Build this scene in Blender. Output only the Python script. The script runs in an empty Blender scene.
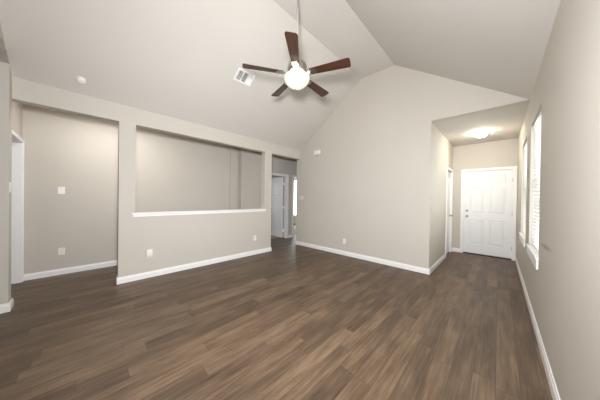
import bpy, bmesh, math, random
from mathutils import Vector, Matrix

scene = bpy.context.scene
random.seed(7)
PI = math.pi

# ------------------------------------------------------------------ camera
CAM_H, CAM_YAW, CAM_PITCH, CAM_ROLL, FOC = 1.3139, 0.7658, -0.0063, 0.0133, 207.0393
cam_data = bpy.data.cameras.new('camera')
cam = bpy.data.objects.new('camera', cam_data)
scene.collection.objects.link(cam)
cam_data.sensor_fit = 'HORIZONTAL'
cam_data.sensor_width = 36.0
cam_data.lens = FOC / 600.0 * 36.0
cam_data.clip_start = 0.02
cam_data.clip_end = 200
cy_, sy_ = math.cos(CAM_YAW), math.sin(CAM_YAW)
right0 = Vector((cy_, sy_, 0)); fwd0 = Vector((-sy_, cy_, 0)); up0 = Vector((0, 0, 1))
cp_, sp_ = math.cos(CAM_PITCH), math.sin(CAM_PITCH)
fwd = cp_ * fwd0 + sp_ * up0
up1 = -sp_ * fwd0 + cp_ * up0
cr_, sr_ = math.cos(CAM_ROLL), math.sin(CAM_ROLL)
rgt = cr_ * right0 + sr_ * up1
upv = -sr_ * right0 + cr_ * up1
cam.matrix_world = Matrix(((rgt.x, upv.x, -fwd.x, 0), (rgt.y, upv.y, -fwd.y, 0),
                           (rgt.z, upv.z, -fwd.z, CAM_H), (0, 0, 0, 1)))
scene.camera = cam

# ------------------------------------------------------------------ world, exposure
world = bpy.data.worlds.new('overcast sky')
scene.world = world
world.use_nodes = True
wb = world.node_tree.nodes['Background']
wb.inputs['Color'].default_value = (0.93, 0.97, 1.0, 1)
wt = world.node_tree                                   # bright overcast sky above, duller ground below the horizon
w_tc = wt.nodes.new('ShaderNodeTexCoord'); w_sep = wt.nodes.new('ShaderNodeSeparateXYZ'); w_mr = wt.nodes.new('ShaderNodeMapRange')
wt.links.new(w_tc.outputs['Generated'], w_sep.inputs[0]); wt.links.new(w_sep.outputs['Z'], w_mr.inputs['Value'])
w_mr.inputs['From Min'].default_value = -0.06; w_mr.inputs['From Max'].default_value = 0.10
w_mr.inputs['To Min'].default_value = 1.9; w_mr.inputs['To Max'].default_value = 2.2
wt.links.new(w_mr.outputs['Result'], wb.inputs['Strength'])
vs = scene.view_settings
vs.view_transform = 'Standard'
vs.look = 'None'
vs.exposure = 1.52
vs.gamma = 1.0
vs.use_curve_mapping = False
FAN_LIGHT = 22.0
ENTRY_LIGHT = 40.0

hall_fill = bpy.data.lights.new('hall fill light', 'AREA')      # unseen fill light added to brighten the hall, above the opening heads
hall_fill.shape = 'RECTANGLE'; hall_fill.size = 0.5; hall_fill.size_y = 0.9
hall_fill.energy = 5.0; hall_fill.color = (1.0, 0.97, 0.93)
hl_ob = bpy.data.objects.new('hall fill light', hall_fill); scene.collection.objects.link(hl_ob)
hl_ob.location = (-4.5, 0.4, 2.70)

flash = bpy.data.lights.new('camera flash', 'SPOT')                # the flash whose soft blade shadows fall on the vault
flash.energy = 215; flash.spot_size = math.radians(178); flash.spot_blend = 1.0; flash.shadow_soft_size = 0.15
flash.color = (0.97, 0.98, 1.0)
fl_ob = bpy.data.objects.new('camera flash', flash); scene.collection.objects.link(fl_ob)
fl_ob.location = (-0.20, 0.05, 1.72)
fl_ob.rotation_euler = Vector((-0.66, 0.74, -0.04)).to_track_quat('-Z', 'Y').to_euler()

# ------------------------------------------------------------------ materials
def new_mat(name):
    m = bpy.data.materials.new(name)
    m.use_nodes = True
    nt = m.node_tree
    return m, nt, nt.nodes['Principled BSDF']

def N(nt, kind, **kw):
    n = nt.nodes.new(kind)
    for k, v in kw.items():
        setattr(n, k, v)
    return n

def plain(name, col, rough=0.5, metal=0.0, var=0.04, scale=14.0, bump=0.0, bscale=200.0, spec=0.5):
    """solid colour broken up by a little procedural noise"""
    m, nt, b = new_mat(name)
    tc = N(nt, 'ShaderNodeTexCoord')
    nz = N(nt, 'ShaderNodeTexNoise')
    nz.inputs['Scale'].default_value = scale
    nz.inputs['Detail'].default_value = 3
    nt.links.new(tc.outputs['Object'], nz.inputs['Vector'])
    rp = N(nt, 'ShaderNodeValToRGB')
    rp.color_ramp.elements[0].position = 0.3
    rp.color_ramp.elements[1].position = 0.7
    rp.color_ramp.elements[0].color = tuple(c * (1 - var) for c in col) + (1,)
    rp.color_ramp.elements[1].color = tuple(min(1, c * (1 + var)) for c in col) + (1,)
    nt.links.new(nz.outputs['Fac'], rp.inputs['Fac'])
    nt.links.new(rp.outputs['Color'], b.inputs['Base Color'])
    b.inputs['Roughness'].default_value = rough
    b.inputs['Metallic'].default_value = metal
    b.inputs['Specular IOR Level'].default_value = spec
    if bump:
        n2 = N(nt, 'ShaderNodeTexNoise')
        n2.inputs['Scale'].default_value = bscale
        n2.inputs['Detail'].default_value = 2
        nt.links.new(tc.outputs['Object'], n2.inputs['Vector'])
        bp = N(nt, 'ShaderNodeBump')
        bp.inputs['Strength'].default_value = bump
        bp.inputs['Distance'].default_value = 0.004
        nt.links.new(n2.outputs['Fac'], bp.inputs['Height'])
        nt.links.new(bp.outputs['Normal'], b.inputs['Normal'])
    return m

WALL_COL = (0.60, 0.562, 0.503)
M_wall = plain('taupe wall paint', WALL_COL, 0.75, var=0.015, scale=1.5, bump=0.25, bscale=90, spec=0.25)
M_ceil = plain('ceiling paint', (0.645, 0.615, 0.57), 0.85, var=0.012, scale=1.2, bump=0.25, bscale=70, spec=0.2)
M_white = plain('white trim paint', (0.90, 0.895, 0.885), 0.35, var=0.01)
M_door = plain('white door paint', (0.87, 0.88, 0.89), 0.4, var=0.01)
M_plastic = plain('off white plastic', (0.88, 0.85, 0.81), 0.4, var=0.01)
M_almond = plain('almond plastic', (0.70, 0.66, 0.60), 0.4, var=0.01)
M_slot = plain('dark slot', (0.16, 0.14, 0.12), 0.6)
M_nickel = plain('brushed nickel', (0.50, 0.47, 0.43), 0.32, metal=1.0, var=0.05, scale=40)
M_rod = plain('pale grey enamel', (0.62, 0.61, 0.59), 0.35, metal=0.4, var=0.03)
M_thresh = plain('dark bronze threshold', (0.05, 0.042, 0.036), 0.5, metal=0.4)
M_carpet = plain('beige carpet', (0.42, 0.34, 0.26), 0.95, var=0.12, scale=120, bump=0.6, bscale=400, spec=0.1)
M_vinyl = plain('white vinyl', (0.85, 0.86, 0.86), 0.4, var=0.01)

def right_wall_mat():
    """wall paint with one small grey scuff beside the near window"""
    m = M_wall.copy(); m.name = 'taupe wall paint with scuff'
    nt = m.node_tree; b = nt.nodes['Principled BSDF']
    src = b.inputs['Base Color'].links[0].from_socket
    tc = N(nt, 'ShaderNodeTexCoord')
    def blob(y, z, ry, rz, rot):
        mp = N(nt, 'ShaderNodeMapping', vector_type='TEXTURE')
        mp.inputs['Location'].default_value = (0.2899, y, z)
        mp.inputs['Rotation'].default_value = (rot, 0, 0)
        mp.inputs['Scale'].default_value = (1, ry, rz)
        nt.links.new(tc.outputs['Object'], mp.inputs['Vector'])
        gr = N(nt, 'ShaderNodeTexGradient', gradient_type='SPHERICAL')
        nt.links.new(mp.outputs['Vector'], gr.inputs['Vector'])
        return gr.outputs['Fac']
    f = blob(2.72, 0.93, 0.34, 0.028, -0.05)
    mul = N(nt, 'ShaderNodeMath', operation='MULTIPLY', use_clamp=True)
    mul.inputs[1].default_value = 0.8
    nt.links.new(f, mul.inputs[0])
    mx = N(nt, 'ShaderNodeMixRGB')
    nt.links.new(mul.outputs[0], mx.inputs['Fac'])
    nt.links.new(src, mx.inputs['Color1'])
    mx.inputs['Color2'].default_value = (0.24, 0.21, 0.18, 1)
    nt.links.new(mx.outputs['Color'], b.inputs['Base Color'])
    return m

def floor_mat():
    m, nt, b = new_mat('wood plank floor')
    L = nt.links.new
    tc = N(nt, 'ShaderNodeTexCoord')
    sep = N(nt, 'ShaderNodeSeparateXYZ'); L(tc.outputs['Object'], sep.inputs[0])
    def math_(op, a, b2=None, clamp=False):
        n = N(nt, 'ShaderNodeMath', operation=op, use_clamp=clamp)
        for i, v in enumerate((a, b2)):
            if v is None: continue
            if isinstance(v, (int, float)): n.inputs[i].default_value = v
            else: L(v, n.inputs[i])
        return n.outputs[0]
    W, LEN = 0.127, 1.15
    u = math_('DIVIDE', sep.outputs['X'], W)
    row = math_('FLOOR', u)
    fu = math_('FRACT', u)
    wn = N(nt, 'ShaderNodeTexWhiteNoise', noise_dimensions='1D'); L(row, wn.inputs['W'])
    v = math_('ADD', math_('DIVIDE', sep.outputs['Y'], LEN), math_('MULTIPLY', wn.outputs['Value'], 7.3))
    idx = math_('FLOOR', v)
    fv = math_('FRACT', v)
    cmb = N(nt, 'ShaderNodeCombineXYZ'); L(row, cmb.inputs[0]); L(idx, cmb.inputs[1])
    wn2 = N(nt, 'ShaderNodeTexWhiteNoise', noise_dimensions='3D'); L(cmb.outputs[0], wn2.inputs['Vector'])
    # grain, stretched along the plank, shifted per plank
    g = N(nt, 'ShaderNodeCombineXYZ')
    L(math_('MULTIPLY', sep.outputs['X'], 55.0), g.inputs[0])
    L(math_('ADD', math_('MULTIPLY', sep.outputs['Y'], 2.4), math_('MULTIPLY', wn2.outputs['Value'], 57.0)), g.inputs[1])
    L(math_('MULTIPLY', wn2.outputs['Value'], 31.0), g.inputs[2])
    nz = N(nt, 'ShaderNodeTexNoise'); L(g.outputs[0], nz.inputs['Vector'])
    nz.inputs['Scale'].default_value = 1.0; nz.inputs['Detail'].default_value = 8; nz.inputs['Roughness'].default_value = 0.72
    nz.inputs['Distortion'].default_value = 0.15
    # broad cloudy knots within a plank
    g2 = N(nt, 'ShaderNodeCombineXYZ')
    L(math_('MULTIPLY', sep.outputs['X'], 9.0), g2.inputs[0])
    L(math_('ADD', math_('MULTIPLY', sep.outputs['Y'], 2.2), math_('MULTIPLY', wn2.outputs['Value'], 91.0)), g2.inputs[1])
    nz2 = N(nt, 'ShaderNodeTexNoise'); L(g2.outputs[0], nz2.inputs['Vector'])
    nz2.inputs['Scale'].default_value = 1.0; nz2.inputs['Detail'].default_value = 4
    rp = N(nt, 'ShaderNodeValToRGB')
    cr = rp.color_ramp
    cr.elements[0].position = 0.0;  cr.elements[0].color = (0.045, 0.029, 0.018, 1)
    cr.elements[1].position = 1.0;  cr.elements[1].color = (0.255, 0.172, 0.109, 1)
    e = cr.elements.new(0.45); e.color = (0.120, 0.078, 0.048, 1)
    tone = math_('ADD', math_('MULTIPLY', wn2.outputs['Value'], 0.30),
                 math_('ADD', math_('MULTIPLY', math_('SUBTRACT', nz.outputs['Fac'], 0.5), 1.35),
                       math_('MULTIPLY', math_('SUBTRACT', nz2.outputs['Fac'], 0.5), 0.95)))
    tone = math_('ADD', tone, 0.30, True)
    L(tone, rp.inputs['Fac'])
    # thin dark seams between planks
    du = math_('MULTIPLY', math_('MINIMUM', fu, math_('SUBTRACT', 1.0, fu)), W)
    dv = math_('MULTIPLY', math_('MINIMUM', fv, math_('SUBTRACT', 1.0, fv)), LEN)
    seam = math_('LESS_THAN', math_('MINIMUM', du, dv), 0.0016)
    mx = N(nt, 'ShaderNodeMixRGB')
    L(math_('MULTIPLY', seam, 0.6), mx.inputs['Fac'])
    L(rp.outputs['Color'], mx.inputs['Color1'])
    mx.inputs['Color2'].default_value = (0.035, 0.022, 0.015, 1)
    L(mx.outputs['Color'], b.inputs['Base Color'])
    rr = math_('ADD', math_('MULTIPLY', nz.outputs['Fac'], 0.18), 0.36)
    L(rr, b.inputs['Roughness'])
    b.inputs['Specular IOR Level'].default_value = 0.36
    bp = N(nt, 'ShaderNodeBump'); bp.inputs['Strength'].default_value = 0.12; bp.inputs['Distance'].default_value = 0.002
    L(nz.outputs['Fac'], bp.inputs['Height']); L(bp.outputs['Normal'], b.inputs['Normal'])
    return m

def blade_mat():
    m, nt, b = new_mat('dark walnut blade')
    tc = N(nt, 'ShaderNodeTexCoord'); mp = N(nt, 'ShaderNodeMapping')
    mp.inputs['Scale'].default_value = (2.5, 45, 10)
    nt.links.new(tc.outputs['Object'], mp.inputs['Vector'])
    nz = N(nt, 'ShaderNodeTexNoise'); nz.inputs['Detail'].default_value = 4; nz.inputs['Scale'].default_value = 1.0
    nt.links.new(mp.outputs['Vector'], nz.inputs['Vector'])
    rp = N(nt, 'ShaderNodeValToRGB')
    rp.color_ramp.elements[0].position = 0.3; rp.color_ramp.elements[0].color = (0.030, 0.012, 0.007, 1)
    rp.color_ramp.elements[1].position = 0.75; rp.color_ramp.elements[1].color = (0.085, 0.034, 0.019, 1)
    nt.links.new(nz.outputs['Fac'], rp.inputs['Fac'])
    nt.links.new(rp.outputs['Color'], b.inputs['Base Color'])
    b.inputs['Roughness'].default_value = 0.38
    return m

def lamp_mat(name, col, strength, edge=0.35, base=(0.9, 0.86, 0.78)):
    m, nt, b = new_mat(name)
    b.inputs['Base Color'].default_value = base + (1,)
    b.inputs['Roughness'].default_value = 0.35
    lw = N(nt, 'ShaderNodeLayerWeight'); lw.inputs['Blend'].default_value = 0.35
    mth = N(nt, 'ShaderNodeMapRange')
    mth.inputs['To Min'].default_value = strength
    mth.inputs['To Max'].default_value = strength * edge
    nt.links.new(lw.outputs['Facing'], mth.inputs['Value'])
    b.inputs['Emission Color'].default_value = col + (1,)
    nt.links.new(mth.outputs['Result'], b.inputs['Emission Strength'])
    return m

def glass_mat():
    m = bpy.data.materials.new('window glass'); m.use_nodes = True
    nt = m.node_tree
    for n in list(nt.nodes): nt.nodes.remove(n)
    out = N(nt, 'ShaderNodeOutputMaterial')
    tr = N(nt, 'ShaderNodeBsdfTransparent'); gl = N(nt, 'ShaderNodeBsdfGlossy')
    gl.inputs['Roughness'].default_value = 0.02
    tr.inputs['Color'].default_value = (0.96, 0.98, 0.97, 1)
    mx = N(nt, 'ShaderNodeMixShader'); mx.inputs[0].default_value = 0.05
    nt.links.new(tr.outputs[0], mx.inputs[1]); nt.links.new(gl.outputs[0], mx.inputs[2])
    nt.links.new(mx.outputs[0], out.inputs['Surface'])
    return m

def slat_mat():
    m = bpy.data.materials.new('white blind slat'); m.use_nodes = True
    nt = m.node_tree; b = nt.nodes['Principled BSDF']
    out = nt.nodes['Material Output']
    b.inputs['Base Color'].default_value = (0.86, 0.86, 0.84, 1); b.inputs['Roughness'].default_value = 0.45
    t = N(nt, 'ShaderNodeBsdfTranslucent'); t.inputs['Color'].default_value = (0.9, 0.9, 0.88, 1)
    mx = N(nt, 'ShaderNodeMixShader'); mx.inputs[0].default_value = 0.55
    nt.links.new(b.outputs[0], mx.inputs[1]); nt.links.new(t.outputs[0], mx.inputs[2])
    nt.links.new(mx.outputs[0], out.inputs['Surface'])
    return m

M_floor = floor_mat()
M_blade = blade_mat()
M_bowl = lamp_mat('lit frosted bowl', (1.0, 0.93, 0.78), 0.30, 0.2, (0.42, 0.46, 0.38))
M_bulb = lamp_mat('lit bulb', (1.0, 0.93, 0.82), FAN_LIGHT)
M_dome = lamp_mat('lit frosted dome', (1.0, 0.91, 0.76), ENTRY_LIGHT, 0.8)
M_glass = glass_mat()
M_slat = slat_mat()
M_rwall = right_wall_mat()

# ------------------------------------------------------------------ mesh helpers
class MB:
    def __init__(self): self.bm = bmesh.new()
    def box(self, x0, x1, y0, y1, z0, z1, bevel=0.0, seg=2, mat=None):
        t = bmesh.new()
        bmesh.ops.create_cube(t, size=1)
        bmesh.ops.scale(t, vec=(x1 - x0, y1 - y0, z1 - z0), verts=t.verts)
        bmesh.ops.translate(t, vec=((x0 + x1) / 2, (y0 + y1) / 2, (z0 + z1) / 2), verts=t.verts)
        if bevel:
            bmesh.ops.bevel(t, geom=list(t.edges), offset=bevel, segments=seg, profile=0.5, affect='EDGES')
        self.merge(t, mat); return self
    def prism(self, pts, axis, a, b, mat=None):
        """closed polygon of 2-D points extruded along an axis from a to b"""
        t = bmesh.new()
        def P(p, v):
            return {'x': (v, p[0], p[1]), 'y': (p[0], v, p[1]), 'z': (p[0], p[1], v)}[axis]
        v0 = [t.verts.new(P(p, a)) for p in pts]
        v1 = [t.verts.new(P(p, b)) for p in pts]
        n = len(pts)
        t.faces.new(v0); t.faces.new(list(reversed(v1)))
        for i in range(n):
            t.faces.new((v0[i], v1[i], v1[(i + 1) % n], v0[(i + 1) % n]))
        bmesh.ops.recalc_face_normals(t, faces=t.faces)
        self.merge(t, mat); return self
    def lathe(self, prof, seg=32, mat=None):
        """profile of (radius, z) turned round the z axis"""
        t = bmesh.new()
        rings = []
        for r, z in prof:
            if r < 1e-5: rings.append([t.verts.new((0, 0, z))])
            else: rings.append([t.verts.new((r * math.cos(2 * PI * i / seg), r * math.sin(2 * PI * i / seg), z)) for i in range(seg)])
        for A, B in zip(rings, rings[1:]):
            for i in range(seg):
                j = (i + 1) % seg
                if len(A) == 1 and len(B) == 1: continue
                if len(A) == 1: t.faces.new((A[0], B[i], B[j]))
                elif len(B) == 1: t.faces.new((A[i], A[j], B[0]))
                else: t.faces.new((A[i], A[j], B[j], B[i]))
        for R in (rings[0], rings[-1]):
            if len(R) > 1: t.faces.new(R)
        bmesh.ops.recalc_face_normals(t, faces=t.faces)
        for f in t.faces: f.smooth = True
        self.merge(t, mat); return self
    def merge(self, t, mat=None):
        if mat is not None: t.transform(mat)
        me = bpy.data.meshes.new('tmp'); t.to_mesh(me); t.free()
        self.bm.from_mesh(me); bpy.data.meshes.remove(me)
    def build(self, name, material, parent=None, loc=(0, 0, 0), smooth=False):
        me = bpy.data.meshes.new(name)
        self.bm.to_mesh(me); self.bm.free()
        me.materials.append(material)
        if smooth:
            for p in me.polygons: p.use_smooth = True
            if hasattr(me, 'set_sharp_from_angle'): me.set_sharp_from_angle(angle=math.radians(40))
        o = bpy.data.objects.new(name, me)
        scene.collection.objects.link(o)
        o.location = loc
        if parent: o.parent = parent
        return o

def tag(o, label, cat, group=None, kind=None):
    o['label'] = label; o['category'] = cat
    if group: o['group'] = group
    if kind: o['kind'] = kind
    return o

def struct(o, label, cat):
    return tag(o, label, cat, kind='structure')

def empty(name, loc, mat=None):
    o = bpy.data.objects.new(name, None)
    o.empty_display_size = 0.1
    scene.collection.objects.link(o)
    if mat is not None: o.matrix_world = mat
    else: o.location = loc
    return o

# ------------------------------------------------------------------ dimensions of the place
XL, XLB = -4.0883, -4.2183          # left wall face and its back
Y1, Y2, Y3, Y4 = 0.3505, 0.549, 3.0113, 3.2228
HH, HT = 2.4316, 2.687              # opening head, spring of the left slope
HS = 1.0578                         # niche sill
YF, YFB = 4.2388, 4.3688            # front wall
XH, XR, YD = -0.8822, 0.2899, 6.6355
HK, XP, XK, HP = 2.7193, -1.5283, -2.2359, 3.9865
XA, XJ, YJ = -5.2398, -5.05, 2.95
Y0, Y0B = -0.59, -0.86
YH = -0.66                           # near end wall of the hall
HA = 2.718

# ------------------------------------------------------------------ floor
m = MB().box(-5.30, 0.45, -5.6, 6.9, -0.1, 0.0)
struct(m.build('floor', M_floor), 'dark brown wood plank floor running through the whole room', 'floor')
m = MB().box(-8.2, -5.303, 2.7, 7.6, -0.1, 0.004)
struct(m.build('floor_bedroom', M_carpet), 'beige carpet floor beyond the open white door at the back of the hall', 'floor')

# ------------------------------------------------------------------ ceilings
cl = [(XL, HT), (XK, HP), (XP, HP), (XR, HK), (XR + .2, HK), (XR + .2, HP + .2), (XL - .0, HP + .2)]
m = MB().prism(cl, 'y', -0.86, YFB)
struct(m.build('ceiling', M_ceil), 'vaulted taupe ceiling with two slopes and a flat strip at the ridge', 'ceiling')
m = MB().box(-5.5, XLB, -2.4, 7.6, HA, HA + .12)
struct(m.build('ceiling_hall', M_ceil), 'flat hall ceiling behind the left wall', 'ceiling')
m = MB().box(XH - .12, XR + .15, YFB, YD + .15, HK, HK + .12)
struct(m.build('ceiling_entry', M_ceil), 'flat ceiling over the front door entry', 'ceiling')

# ------------------------------------------------------------------ walls
m = MB()
m.box(XLB, XL, YH, YF, HH, HT + .15)                 # header
m.box(XLB, XL, Y1, Y2, 0, HH)                        # pier beside the left opening
m.box(XLB, XL, Y2, Y3, 0, HS - .028)                 # wall below the niche
m.box(XLB, XL, Y3, Y4, 0, HH)                        # pier beside the hall opening
struct(m.build('wall_left', M_wall), 'taupe left wall with a long pass-through opening and a doorway at each end', 'wall')

slope = 0.7015
m = MB()
def ceil_z(x):
    return HT + slope * (x - XL)
arch = [(-3.965, 0), (-3.965, 2.74), (-3.962, 2.775), (-3.952, 2.806), (-3.935, 2.831), (-3.908, 2.850), (-3.86, 2.866), (-3.78, 2.879), (-3.66, 2.891), (-3.5, 2.905), (-3.2, 2.927), (-2.8, 2.95), (-2.2, 2.96),
        (-1.6, 2.95), (-0.5, 2.89), (-0.08, 2.86), (0.0, 2.80), (0.02, 2.7), (0.02, 0)]
outer = [(XR, 0), (XR, HK), (XP, HP), (XK, HP), (XL, HT), (XL, 0)]
m.prism(arch + outer, 'y', Y0B, Y0)
struct(m.build('wall_near', M_wall), 'taupe wall with a wide arched opening at the left edge of the room', 'wall')

fp = [(XLB, 0), (XH, 0), (XH, HK), (XR, HK), (XP, HP), (XK, HP), (XL, HT), (XL, HT + .1), (XLB, HT + .1)]
m = MB().prism(fp, 'y', YF, YFB)
struct(m.build('wall_front', M_wall), 'tall taupe gable wall facing the camera with the entry opening at its right', 'wall')

CD0, CD1 = 5.835, 6.49               # closet door opening in the entry
m = MB()
m.box(XH - .12, XH, YFB, CD0, 0, HK); m.box(XH - .12, XH, CD1, YD, 0, HK); m.box(XH - .12, XH, CD0, CD1, 2.05, HK)
m.box(XH - .2, XH - .12, YFB, YD, 0, HK)
struct(m.build('wall_entry_left', M_wall), 'left side wall of the entry, lit by the dome light', 'wall')

FD0, FD1, FDZ = -0.643, 0.222, 2.045  # front door opening
m = MB()
m.box(XH - .2, FD0, YD, YD + .13, 0, HK); m.box(FD1, XR + .15, YD, YD + .13, 0, HK); m.box(FD0, FD1, YD, YD + .13, FDZ, HK)
m.box(XH - .2, XR + .15, YD + .13, YD + .2, 0, HK)
struct(m.build('wall_entry_end', M_wall), 'end wall of the entry holding the front door', 'wall')

WZ0, WZ1 = 0.76, 2.31
WN = (3.13, 4.06); WF = (4.56, 5.49)
m = MB()
xr0, xr1 = XR, XR + .15
m.box(xr0, xr1, -0.86, WN[0], 0, HK); m.box(xr0, xr1, WN[1], WF[0], 0, HK); m.box(xr0, xr1, WF[1], YD + .2, 0, HK)
for a, b in (WN, WF):
    m.box(xr0, xr1, a, b, 0, WZ0 - .025); m.box(xr0, xr1, a, b, WZ1, HK)
struct(m.build('wall_right', M_rwall), 'long taupe right wall with two windows and a grey scuff', 'wall')

m = MB()
m.box(-4.10, -3.965, -5.6, Y0B, 0, 3.0); m.box(XR, XR + .15, -5.6, -0.86, 0, 3.0)
m.box(-3.965, XR, -5.6, -5.48, 0, 3.0)
struct(m.build('wall_dining', M_wall), 'walls of the dining end behind the camera', 'wall')
m = MB().box(-4.10, XR + .15, -5.6, Y0B, 3.0, 3.12)
struct(m.build('ceiling_dining', M_ceil), 'flat ceiling of the dining end behind the camera', 'ceiling')

# hall behind the left wall
BD0, BD1 = 3.86, 4.62                # bedroom door
SD0, SD1 = 4.93, 5.70                # second doorway
LD0, LD1 = -5.16, -4.405              # door at the near end of the hall
m = MB()
m.box(XA - .12, XA, -2.3, YJ, 0, HA)
struct(m.build('wall_hall_back', M_wall), 'taupe back wall of the hall seen through the left openings', 'wall')
m = MB()
m.box(XJ - .25, XJ, YJ, BD0, 0, HA); m.box(XJ - .12, XJ, BD1, SD0, 0, HA); m.box(XJ - .12, XJ, SD1, 6.6, 0, HA)
m.box(XJ - .12, XJ, BD0, BD1, 2.045, HA); m.box(XJ - .12, XJ, SD0, SD1, 2.045, HA)
struct(m.build('wall_hall_far', M_wall), 'taupe far hall wall with two white doorways', 'wall')
m = MB()
m.box(XJ - .12, XLB + .12, 6.6, 6.72, 0, HA); m.box(XLB, XLB + .12, YFB, 6.6, 0, HA)
struct(m.build('wall_hall_end', M_wall), 'end wall of the hall hidden behind the front wall', 'wall')
m = MB()
m.box(XA, LD0, YH - .12, YH, 0, HA); m.box(LD1, XL, YH - .12, YH, 0, HH); m.box(LD1, XLB, YH - .12, YH, HH, HA)
m.box(LD0, LD1, YH - .12, YH, 2.095, HA)
struct(m.build('wall_hall_near', M_wall), 'near end wall of the hall around the white doorway', 'wall')
m = MB()
m.box(XA, XL, -2.3, -2.18, 0, HA); m.box(XLB + .0, XL + .02, -2.18, Y0B, 0, HA)
struct(m.build('wall_closet', M_wall), 'walls of the small room behind the leftmost white door', 'wall')
# bedroom shells
m = MB()
m.box(-8.2, -8.08, 2.7, 3.3, 0, HA); m.box(-8.2, -8.08, 4.1, 7.6, 0, HA); m.box(-8.2, -8.08, 3.3, 4.1, 0, 1.0); m.box(-8.2, -8.08, 3.3, 4.1, 2.1, HA); m.box(-8.08, XJ - .12, 2.7, 2.82, 0, HA)
m.box(-8.08, XJ - .12, 4.74, 4.84, 0, HA)
struct(m.build('wall_bedroom', M_wall), 'walls of the rooms beyond the hall doorways', 'wall')
m = MB()
BW0, BW1 = -7.75, -5.5
m.box(-8.08, BW0, 7.48, 7.6, 0, HA); m.box(BW1, XJ - .12, 7.48, 7.6, 0, HA)
m.box(BW0, BW1, 7.48, 7.6, 0, .42); m.box(BW0, BW1, 7.48, 7.6, 2.3, HA)
m.box(XJ - .12, XJ, 6.72, 7.6, 0, HA)
struct(m.build('wall_bedroom_window', M_wall), 'bright window wall of the room beyond the second hall doorway', 'wall')
m = MB().box(-8.2, -5.5, 2.7, 7.6, HA, HA + .12)
struct(m.build('ceiling_bedroom', M_ceil), 'flat ceiling of the rooms beyond the hall', 'ceiling')

# ------------------------------------------------------------------ baseboards
def base_run(mb, p, q, nrm, h=.098, t=.014):
    """baseboard from p to q on a wall whose room side points along nrm"""
    (x0, y0), (x1, y1) = p, q
    d = Vector((x1 - x0, y1 - y0, 0)); L = d.length; d.normalize()
    n = Vector((nrm[0], nrm[1], 0))
    prof = [(0, 0), (t, 0), (t, h * .72), (t * .55, h * .86), (t * .45, h), (0, h)]
    t_ = bmesh.new()
    v0 = [t_.verts.new(Vector((x0, y0, 0)) + n * a + Vector((0, 0, b))) for a, b in prof]
    v1 = [t_.verts.new(Vector((x1, y1, 0)) + n * a + Vector((0, 0, b))) for a, b in prof]
    t_.faces.new(v0); t_.faces.new(list(reversed(v1)))
    for i in range(len(prof)):
        j = (i + 1) % len(prof); t_.faces.new((v0[i], v1[i], v1[j], v0[j]))
    bmesh.ops.recalc_face_normals(t_, faces=t_.faces)
    mb.merge(t_)
T = .0152
m = MB()
base_run(m, (XL, Y1 - T), (XL, Y4 + T), (1, 0)); base_run(m, (XLB, Y1), (XL, Y1), (0, -1)); base_run(m, (XLB, Y4), (XL, Y4), (0, 1))
struct(m.build('baseboard_left', M_white), 'white baseboard along the left wall piers', 'baseboard')
m = MB(); base_run(m, (XLB, YF), (XH + T, YF), (0, -1))
struct(m.build('baseboard_front', M_white), 'white baseboard along the tall front wall', 'baseboard')
m = MB(); base_run(m, (XH, YF - T), (XH, CD0 - .058), (1, 0)); base_run(m, (XH, CD1 + .058), (XH, YD), (1, 0))
struct(m.build('baseboard_entry_left', M_white), 'white baseboard on the left wall of the entry', 'baseboard')
m = MB(); base_run(m, (XH, YD), (FD0 - .058, YD), (0, -1))
struct(m.build('baseboard_entry_end', M_white), 'short white baseboard left of the front door', 'baseboard')
m = MB(); base_run(m, (XR, Y0), (XR, YD), (-1, 0))
struct(m.build('baseboard_right', M_white), 'white baseboard along the right wall', 'baseboard')
m = MB(); base_run(m, (XA, YH), (XA, YJ), (1, 0)); base_run(m, (XA, YJ), (XJ, YJ), (0, -1))
struct(m.build('baseboard_hall', M_white), 'white baseboard along the hall back wall', 'baseboard')
m = MB(); base_run(m, (XJ, YJ - T), (XJ, BD0 - .058), (1, 0)); base_run(m, (XJ, BD1 + .058), (XJ, SD0 - .058), (1, 0)); base_run(m, (XJ, SD1 + .058), (XJ, 6.6), (1, 0))
struct(m.build('baseboard_hall_far', M_white), 'white baseboard between the two far hall doorways', 'baseboard')
m = MB(); base_run(m, (-3.965, Y0B), (-3.965, Y0 + T), (1, 0)); base_run(m, (XL - .04, Y0), (-3.965 + T, Y0), (0, 1))
struct(m.build('baseboard_near', M_white), 'white baseboard turning the corner of the arched wall', 'baseboard')

# niche sill board
m = MB().box(XLB - .01, XL + .028, Y2 - .045, Y3 + .045, HS - .028, HS, bevel=.004)
m.box(XL, XL + .014, Y2 - .03, Y3 + .03, HS - .062, HS - .028)
o = struct(m.build('trim_1', M_white), 'white sill board along the bottom of the pass-through opening', 'sill')

# ------------------------------------------------------------------ door building
def casing(mb, axis, face, sgn, a0, a1, ztop, w=.057, t=.016):
    """mitre-less casing round an opening a0..a1 on a wall plane; sgn = room side"""
    def bx(p0, p1, z0, z1, tt):
        if axis == 'y': mb.box(min(face, face + sgn * tt), max(face, face + sgn * tt), p0, p1, z0, z1, bevel=.003)
        else: mb.box(p0, p1, min(face, face + sgn * tt), max(face, face + sgn * tt), z0, z1, bevel=.003)
    bx(a0 - w, a0, 0, ztop + w, t); bx(a1, a1 + w, 0, ztop + w, t); bx(a0, a1, ztop, ztop + w, t)
    bx(a0 - w - .0015, a0 - w * .72, -.0, ztop + w + .0015, t + .005); bx(a1 + w * .72, a1 + w + .0015, -.0, ztop + w + .0015, t + .005)

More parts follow.
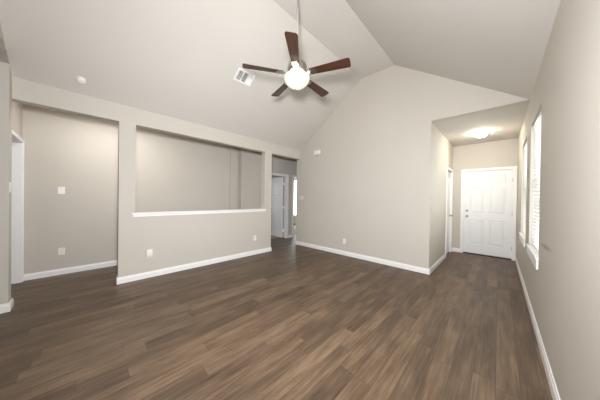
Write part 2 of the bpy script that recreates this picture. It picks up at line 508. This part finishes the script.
def slab_mesh(W, H, TH, panels, inset=.011, dpt=.012):
    """door slab in local coords: x 0..W, z 0..H, y 0..TH, raised panels on both faces"""
    t = bmesh.new()
    xs = sorted({0, W} | {p[0] for p in panels} | {p[1] for p in panels})
    zs = sorted({0, H} | {p[2] for p in panels} | {p[3] for p in panels})
    def isp(xa, xb, za, zb):
        return any(p[0] <= xa + 1e-6 and xb <= p[1] + 1e-6 and p[2] <= za + 1e-6 and zb <= p[3] + 1e-6 for p in panels)
    for y, s in ((0, 1), (TH, -1)):
        for xa, xb in zip(xs, xs[1:]):
            for za, zb in zip(zs, zs[1:]):
                if isp(xa, xb, za, zb): continue
                t.faces.new([t.verts.new(c) for c in ((xa, y, za), (xb, y, za), (xb, y, zb), (xa, y, zb))])
        for (xa, xb, za, zb) in panels:
            rings = []
            for ins, dy in ((0, 0), (.010, dpt), (.026, dpt), (.046, dpt * .2)):
                rings.append([t.verts.new((x, y + s * dy, z)) for x, z in ((xa + ins, za + ins), (xb - ins, za + ins), (xb - ins, zb - ins), (xa + ins, zb - ins))])
            for A, B in zip(rings, rings[1:]):
                for i in range(4):
                    t.faces.new((A[i], A[(i + 1) % 4], B[(i + 1) % 4], B[i]))
            t.faces.new(rings[-1])
    for c in (((0, 0, 0), (0, TH, 0), (0, TH, H), (0, 0, H)), ((W, 0, 0), (W, TH, 0), (W, TH, H), (W, 0, H)),
              ((0, 0, 0), (W, 0, 0), (W, TH, 0), (0, TH, 0)), ((0, 0, H), (W, 0, H), (W, TH, H), (0, TH, H))):
        t.faces.new([t.verts.new(q) for q in c])
    bmesh.ops.remove_doubles(t, verts=t.verts, dist=1e-5)
    bmesh.ops.recalc_face_normals(t, faces=t.faces)
    return t

def six_panel(W, H):
    st, mid = .115, .10
    c = (W - 2 * st - mid) / 2
    cols = ((st, st + c), (st + c + mid, W - st))
    rows = ((.215, .83), (.98, 1.60), (1.70, H - .115))
    return [(a, b, z0, z1) for a, b in cols for z0, z1 in rows]

def two_panel(W, H):
    return [(.11, W - .11, .2, .80), (.11, W - .11, .98, H - .13)]

def knob(parent, loc, direction, name='door_knob'):
    d = Vector(direction).normalized()
    q = Vector((0, 0, 1)).rotation_difference(d).to_matrix().to_4x4()
    m = MB().lathe([(0, 0), (.033, 0), (.033, .006), (.012, .012), (.011, .034), (.022, .040), (.029, .052), (.026, .066), (.012, .072), (0, .073)], 24, q)
    return m.build(name, M_nickel, parent, loc)

# front door
fd = empty('door_1', (FD0, YD + .03, 0))
struct(fd, 'white six-panel front door at the end of the entry', 'door')
GW = FD1 - FD0
m = MB(); m.merge(slab_mesh(GW - .008, FDZ - .032, .045, six_panel(GW - .008, FDZ - .032)), Matrix.Translation((.004, 0, .028)))
m.build('door_panel', M_door, fd)
m = MB(); casing(m, 'x', -.03, -1, 0, GW, FDZ)
m.box(-.0, .003, -.03, .1, 0, FDZ); m.box(GW - .003, GW, -.03, .1, 0, FDZ); m.box(0, GW, -.03, .1, FDZ - .003, FDZ)
m.build('door_frame', M_white, fd)
m = MB().box(.003, GW - .003, -.035, .09, 0, .022, bevel=.004)
m.build('threshold', M_thresh, fd)
knob(fd, (.064, 0, .936), (0, -1, 0))
m = MB().lathe([(0, 0), (.030, 0), (.030, .012), (.024, .020), (0, .021)], 24, Matrix.Rotation(PI / 2, 4, 'X'))
m.box(-.004, .004, -.036, -.02, -.016, .016, bevel=.002)
m.build('deadbolt', M_nickel, fd, (.064, 0, 1.07))
for z in (.25, 1.03, 1.80):
    m = MB().box(GW - .012, GW - .001, -.012, .0, z - .045, z + .045, bevel=.003)
    m.build('hinge', M_nickel, fd)

# closet door in the entry (opens into the closet; face set back in the jamb)
cd = empty('door_2', (XH - .02, CD0, 0))
struct(cd, 'narrow white closet door on the left wall of the entry', 'door')
CW = CD1 - CD0
R90 = Matrix.Rotation(PI / 2, 4, 'Z')           # slab x -> +y, slab y -> -x
m = MB(); m.merge(slab_mesh(CW - .008, 2.015, .035, two_panel(CW - .008, 2.015)), Matrix.Translation((0, .004, .018)) @ R90)
m.build('door_panel', M_door, cd)
m = MB(); casing(m, 'y', .02, 1, 0, CW, 2.05)
m.box(-.1, .02, 0, .003, 0, 2.05); m.box(-.1, .02, CW - .003, CW, 0, 2.05); m.box(-.1, .02, 0, CW, 2.047, 2.05)
m.build('door_frame', M_white, cd)
knob(cd, (.0, CW - .075, .94), (1, 0, 0))
for z in (.25, 1.8):
    m = MB().box(.0, .012, .001, .012, z - .045, z + .045, bevel=.003); m.build('hinge', M_nickel, cd)

# bedroom door standing open into the bedroom
bd = empty('door_3', (XJ, BD0, 0))
struct(bd, 'white panel door standing open at the back of the hall', 'door')
BW = BD1 - BD0
m = MB(); casing(m, 'y', 0, 1, 0, BW, 2.045)
m.box(-.12, 0, 0, .006, 0, 2.045); m.box(-.12, 0, BW - .006, BW, 0, 2.045); m.box(-.12, 0, 0, BW, 2.039, 2.045)
m.build('door_frame', M_white, bd)
ang = math.radians(-7)
S = Matrix.Translation((-.135, BW - .048, .012)) @ Matrix.Rotation(PI + ang, 4, 'Z') @ Matrix.Translation((0, -.0, 0))
m = MB(); m.merge(slab_mesh(.73, 2.015, .035, [(.11, .62, .2, .62), (.11, .62, .74, 1.24), (.11, .62, 1.36, 1.89)]), S)
m.build('door_panel', M_door, bd)
for z in (.25, 1.02, 1.8):
    m = MB().box(-.136, -.112, BW - .05, BW - .006, z - .045, z + .045, bevel=.003); m.build('hinge', M_white, bd)
o = knob(bd, tuple(S @ Vector((.66, .035, .93))), tuple((S.to_3x3() @ Vector((0, 1, 0)))))

# second doorway, frame only
sd = empty('door_4', (XJ, SD0, 0))
struct(sd, 'white cased doorway with bright daylight beyond at the back of the hall', 'door')
m = MB(); casing(m, 'y', 0, 1, 0, SD1 - SD0, 2.045)
m.box(-.12, 0, 0, .006, 0, 2.045); m.box(-.12, 0, SD1 - SD0 - .006, SD1 - SD0, 0, 2.045); m.box(-.12, 0, 0, SD1 - SD0, 2.039, 2.045)
m.build('door_frame', M_white, sd)

# door at the near end of the hall, standing open against the far side
ld = empty('door_5', (LD0, YH, 0))
struct(ld, 'white open door in the leftmost doorway beside the arched wall', 'door')
LW = LD1 - LD0
m = MB(); casing(m, 'x', 0, 1, 0, LW, 2.095, w=.052)
m.box(0, .006, -.12, 0, 0, 2.095); m.box(LW - .006, LW, -.12, 0, 0, 2.095); m.box(0, LW, -.12, 0, 2.089, 2.095)
m.build('door_frame', M_white, ld)
m = MB(); m.merge(slab_mesh(.73, 2.07, .035, two_panel(.73, 2.07)), Matrix.Translation((.012, -.125, .012)) @ Matrix.Rotation(-PI / 2, 4, 'Z'))
m.build('door_panel', M_door, ld)
knob(ld, (.047, -.79, .94), (1, 0, 0))

# ------------------------------------------------------------------ windows and blinds
def window(name, y0, y1, label):
    w = empty(name, (XR, y0, WZ0))
    struct(w, label, 'window')
    W, H = y1 - y0, WZ1 - WZ0
    x0, x1 = .095, .14
    m = MB()
    f = .045
    m.box(x0, x1, 0, f, 0, H, .004); m.box(x0, x1, W - f, W, 0, H, .004); m.box(x0, x1, f, W - f, 0, f, .004); m.box(x0, x1, f, W - f, H - f, H, .004)
    m.box(x0 + .005, x1 - .005, f, W - f, H * .5 - .022, H * .5 + .022, .004)
    m.build('window_frame', M_vinyl, w)
    m = MB().box(.115, .119, f - .005, W - f + .005, f - .005, H - f + .005); m.build('pane', M_glass, w)
    m = MB().box(-.024, .095, -.02, W + .02, -.025, 0, bevel=.004)
    m.build('sill', M_white, w)
    m = MB().box(-.016, 0, -.012, W + .012, -.12, -.025, bevel=.003); m.build('apron', M_white, w)
    return w
window('window_1', WN[0], WN[1], 'nearer window of the right wall with a white sill')
window('window_2', WF[0], WF[1], 'farther window of the right wall beside the front door')

def blind(y0, y1, label):
    b = empty('window_blind', (XR + .05, y0, WZ0))
    tag(b, label, 'blind', 'white blinds in the right wall windows')
    W, H = y1 - y0, WZ1 - WZ0
    m = MB().box(-.028, .028, .008, W - .008, H - .055, H - .004, .004); m.build('headrail', M_white, b)
    m = MB()
    z = .06; k = 0
    while z < H - .075:
        mt = Matrix.Translation((0, W / 2, z)) @ Matrix.Rotation(math.radians(5), 4, 'Y')
        m.box(-.025, .025, -W / 2 + .012, W / 2 - .012, -.0014, .0014, mat=mt)
        z += .0425; k += 1
    m.build('slats', M_slat, b)
    m = MB().box(-.026, .026, .012, W - .012, .004, .024, .004); m.build('bottom_rail', M_white, b)
    m = MB()
    for yy in (.14, W - .14):
        m.box(-.027, -.0255, yy - .004, yy + .004, .02, H - .05); m.box(.0255, .027, yy - .004, yy + .004, .02, H - .05)
    m.build('ladder_tape', M_slat, b)
    return b
blind(WN[0], WN[1], 'white slatted blind in the nearer window of the right wall')
blind(WF[0], WF[1], 'white slatted blind in the farther window, next to the front door')

w3 = empty('window_3', (BW0, 7.48, .42))
struct(w3, 'bright window seen through the second hall doorway', 'window')
m = MB(); WW = BW1 - BW0; WH = 2.3 - .42
for a, b_, c, d in ((0, .05, 0, WH), (WW - .05, WW, 0, WH), (.05, WW - .05, 0, .05), (.05, WW - .05, WH - .05, WH), (WW / 2 - .03, WW / 2 + .03, .05, WH - .05)):
    m.box(a, b_, .05, .1, c, d, .003)
m.build('window_frame', M_vinyl, w3)
m = MB().box(.045, WW - .045, .073, .077, .045, WH - .045); m.build('pane', M_glass, w3)

# ------------------------------------------------------------------ ceiling fan
FX, FY, FZ, FS = -1.868, 1.856, 2.872, 0.922
fan = empty('ceiling_fan', (FX, FY, HP))
tag(fan, 'dark five-blade ceiling fan with lit frosted bowl hanging from the ridge', 'ceiling fan')
fan.scale = (FS, FS, FS)
dz = (FZ - HP) / FS
m = MB().lathe([(0, 0), (.060, 0), (.062, -.008), (.052, -.022), (.028, -.032), (.016, -.034), (0, -.034)]); m.build('canopy', M_rod, fan)
m = MB().lathe([(.0135, -.03), (.0135, dz + .2)], 16); m.build('downrod', M_rod, fan)
m = MB().lathe([(0, dz + .235), (.03, dz + .23), (.036, dz + .19), (.085, dz + .17), (.125, dz + .145), (.134, dz + .11), (.134, dz + .055), (.118, dz + .03), (.06, dz + .02), (0, dz + .02)], 40)
m.build('motor_housing', M_nickel, fan)
m = MB().lathe([(0, dz + .02), (.095, dz + .02), (.098, dz + .0), (.07, dz - .012), (.045, dz - .03), (.03, dz - .06), (0, dz - .06)], 40)
m.build('light_fitter', M_nickel, fan)
m = MB().lathe([(0, dz - .174), (.04, dz - .166), (.084, dz - .147), (.121, dz - .120), (.148, dz - .090), (.161, dz - .066), (.166, dz - .035), (.176, dz - .026), (.179, dz - .032),
                 (.176, dz - .048), (.170, dz - .070), (.156, dz - .096), (.128, dz - .128), (.090, dz - .156), (.045, dz - .176), (.018, dz - .183), (0, dz - .184)], 40)
m.build('light_bowl', M_bowl, fan)
m = MB().lathe([(0, dz - .178), (.02, dz - .180), (.018, dz - .188), (.010, dz - .196), (.008, dz - .205), (0, dz - .209)], 20)
m.build('finial', M_nickel, fan)
for q in (-1, 1):
    m = MB().lathe([(0, -.034), (.016, -.031), (.029, -.018), (.032, 0), (.028, .016), (.016, .030), (.012, .045), (0, .046)], 20, Matrix.Translation((q * .082, 0, dz - .072)))
    m.build('bulb', M_bulb, fan)
R = .722
ph = 5.406
for k in range(5):
    a = ph + k * 2 * PI / 5
    rot = Matrix.Rotation(a, 4, 'Z')
    # iron
    t = bmesh.new()
    pts = [(.085, -.022), (.15, -.016), (.20, -.04), (.265, -.048), (.285, -.03), (.29, 0), (.285, .03), (.265, .048), (.20, .04), (.15, .016), (.085, .022)]
    lo = [t.verts.new((x, y, 0)) for x, y in pts]; hi = [t.verts.new((x, y, .006)) for x, y in pts]
    t.faces.new(lo); t.faces.new(list(reversed(hi)))
    for i in range(len(pts)):
        j = (i + 1) % len(pts); t.faces.new((lo[i], hi[i], hi[j], lo[j]))
    bmesh.ops.recalc_face_normals(t, faces=t.faces)
    pitch = Matrix.Rotation(math.radians(-12), 4, 'X')
    # blade
    t2 = bmesh.new()
    def hw(s):                                     # half width along the blade
        return .050 + .022 * s
    prof = []
    n = 10
    for i in range(n + 1):
        s = i / n; prof.append((.19 + (R - .19 - .035) * s, hw(s)))
    tip = [(R - .035 + .035 * math.sin(q), hw(1) * (math.cos(q) ** .28) if math.cos(q) > 0 else 0) for q in (.35, .7, 1.0, 1.25, 1.42)]
    upper = prof + tip + [(R, 0.035)]
    outl = upper + [(x, -y) for x, y in reversed(upper)]
    lo = [t2.verts.new((x, y, 0)) for x, y in outl]; hi = [t2.verts.new((x, y, .007)) for x, y in outl]
    t2.faces.new(lo); t2.faces.new(list(reversed(hi)))
    for i in range(len(outl)):
        j = (i + 1) % len(outl); t2.faces.new((lo[i], hi[i], hi[j], lo[j]))
    bmesh.ops.recalc_face_normals(t2, faces=t2.faces)
    mb = MB(); mb.merge(t2, pitch)
    bl = mb.build('blade', M_blade, fan, (0, 0, dz + .012)); bl.rotation_euler = (0, 0, a)
    mb = MB(); mb.merge(t, pitch @ Matrix.Translation((0, 0, -.007)))
    ir = mb.build('blade_iron', M_nickel, bl)

# ------------------------------------------------------------------ entry dome light
dome = empty('ceiling_light', (-.285, 5.60, HK))
tag(dome, 'lit flush dome light on the entry ceiling', 'ceiling light')
m = MB().lathe([(0, 0), (.098, 0), (.106, -.008), (.106, -.028), (.096, -.034), (0, -.034)], 36); m.build('light_base', M_nickel, dome)
m = MB().lathe([(.096, -.032), (.099, -.045), (.088, -.070), (.060, -.090), (.025, -.098), (0, -.099)], 36); m.build('lamp_shade', M_dome, dome)

# ------------------------------------------------------------------ things fixed to the left slope
ax = Vector((1, 0, slope)).normalized(); ay = Vector((0, 1, 0)); an = ax.cross(ay)      # an points up out of the ceiling
def slope_frame(x, y):
    nrm = -an                                                                       # local z towards the room
    ex = ax; ey = nrm.cross(ex)
    mtx = Matrix(((ex.x, ey.x, nrm.x, x), (ex.y, ey.y, nrm.y, y), (ex.z, ey.z, nrm.z, ceil_z(x)), (0, 0, 0, 1)))
    return mtx
vt = empty('ceiling_vent', (0, 0, 0), slope_frame(-3.135, 1.868))
tag(vt, 'white slatted air vent on the left ceiling slope beside the fan', 'vent')
A, B = .105, .155
m = MB()
for x0, x1, y0, y1 in ((-A, A, -B, -B + .028), (-A, A, B - .028, B), (-A, -A + .028, -B + .028, B - .028), (A - .028, A, -B + .028, B - .028)):
    m.box(x0, x1, y0, y1, 0, .010, .003)
m.build('frame', M_white, vt)
m = MB().box(-A + .02, A - .02, -B + .02, B - .02, .0005, .002); m.build('backing', M_thresh, vt)
for ya, yb, tl in ((.050, .125, 1), (-.038, .042, 1), (-.125, -.046, -1)):
    n = 6
    for i in range(n):
        yy = ya + (yb - ya) * (i + .5) / n
        mb = MB().box(-A + .028, A - .028, -.0058, .0058, -.0008, .0008, mat=Matrix.Translation((0, 0, 0)) @ Matrix.Rotation(math.radians(38 * tl), 4, 'X'))
        mb.build('slat', M_white, vt, (0, yy, .007))
for yy in (-.042, .046):
    m = MB().box(-A + .028, A - .028, yy - .0035, yy + .0035, .003, .0115); m.build('divider', M_white, vt)

sm = empty('smoke_detector', (0, 0, 0), slope_frame(-3.91, -.04))
sm.scale = (.86, .86, 1.0)
tag(sm, 'round white smoke detector on the slope above the leftmost opening', 'smoke detector')
m = MB().lathe([(0, 0), (.050, 0), (.051, .005), (.050, .018), (.044, .020), (0, .020)], 32); m.build('base', M_plastic, sm)
m = MB().lathe([(0, .020), (.044, .020), (.047, .024), (.047, .034), (.040, .042), (.018, .045), (0, .045)], 32); m.build('cover', M_plastic, sm)
m = MB().lathe([(.0, .044), (.008, .044), (.007, .048), (0, .048)], 16, Matrix.Translation((.02, .01, -.001))); m.build('test_button', M_white, sm)

# ------------------------------------------------------------------ plates on the walls
def plate_frame(x, y, z, nrm):
    n = Vector(nrm); up = Vector((0, 0, 1)); ex = up.cross(n)
    return Matrix(((ex.x, up.x, n.x, x), (ex.y, up.y, n.y, y), (ex.z, up.z, n.z, z), (0, 0, 0, 1)))

def plate(root, w, h, mt=None):
    m = MB().box(-w / 2, w / 2, -h / 2, h / 2, 0, .006, .0025); return m.build('cover_plate', mt or M_plastic, root)

def outlet(x, y, z, nrm, label, w=.075, h=.118, plugged=False):
    r = empty('wall_outlet', (0, 0, 0), plate_frame(x, y, z, nrm))
    tag(r, label, 'outlet', 'outlets low on the walls')
    plate(r, w, h)
    for s in (-1, 1):
        m = MB().box(-.017, .017, -.014, .014, .005, .008, .003)
        rc = m.build('receptacle', M_plastic, r, (0, s * .021, 0))
        m = MB().box(-.008, -.0055, -.003, .006, .0075, .0086); m.box(.0055, .008, -.003, .006, .0075, .0086); m.box(-.002, .002, -.011, -.007, .0075, .0086)
        m.build('slots', M_slot, rc)
    m = MB().lathe([(0, .005), (.003, .006), (.003, .007), (0, .0075)], 10); m.build('screw', M_nickel, r)
    return r

def switch(x, y, z, nrm, label, gangs=1, mt=None, group='light switches on the walls'):
    r = empty('light_switch', (0, 0, 0), plate_frame(x, y, z, nrm))
    tag(r, label, 'light switch', group)
    plate(r, .078 + .05 * (gangs - 1), .118, mt)
    for g in range(gangs):
        gx = (g - (gangs - 1) / 2) * .046
        m = MB().box(-.0055, .0055, -.012, .012, .005, .009, .001)
        m.box(-.004, .004, -.003, .009, .008, .018, .0015)
        m.build('toggle', mt or M_plastic, r, (gx, 0, 0))
        for s in (-1, 1):
            m = MB().lathe([(0, .005), (.003, .006), (.003, .007), (0, .0075)], 10); m.build('screw', M_nickel, r, (gx, s * .03, 0))
    return r

switch(XA, -.268, 1.398, (1, 0, 0), 'white switch plate on the hall back wall above the outlet, through the leftmost opening', 1)
switch(XL + .085, Y0, 1.40, (0, 1, 0), 'white switch plate seen edge-on at the arched wall corner', 1)
switch(-4.02, YF, 1.342, (0, -1, 0), 'wide pale switch plate at the left edge of the tall front wall', 3, M_almond)
outlet(XA, -.262, .387, (1, 0, 0), 'white outlet low on the hall back wall, through the leftmost opening')
outlet(XL, .735, .385, (1, 0, 0), 'white outlet behind the plug-in near the left end of the left wall')
outlet(XL, 2.75, .385, (1, 0, 0), 'white outlet under the right end of the pass-through opening')
outlet(-2.61, YF, .33, (0, -1, 0), 'white outlet low on the tall front wall above its baseboard')

pg = empty('plug_in_freshener', (0, 0, 0), plate_frame(XL + .0086, .728, .398, (1, 0, 0)))
tag(pg, 'chunky white plug-in device in the outlet near the left end of the left wall', 'air freshener')
m = MB().box(-.043, .043, -.045, .066, .0005, .045, .012, 4); m.build('body', M_plastic, pg, smooth=True)
m = MB().box(-.02, .02, .03, .064, .012, .036, .008, 3); m.build('cap', M_white, pg, smooth=True)
m = MB().box(-.02, .02, -.016, -.004, .044, .0465, .001); m.build('vent_slot', M_plastic, pg)

ch = empty('door_chime', (0, 0, 0), plate_frame(-3.447, YF, 2.525, (0, -1, 0)))
tag(ch, 'white door chime box high on the left of the front wall', 'door chime')
m = MB().box(-.10, .10, -.06, .06, .008, .052, .010, 3); m.build('cover', M_plastic, ch, smooth=True)
m = MB().box(-.088, .088, -.05, .05, 0, .012, .002); m.build('back_plate', M_plastic, ch)
m = MB()
for i in range(5): m.box(-.06 + i * .026, -.045 + i * .026, -.0605, -.058, .015, .045)
m.build('grille', M_slot, ch)
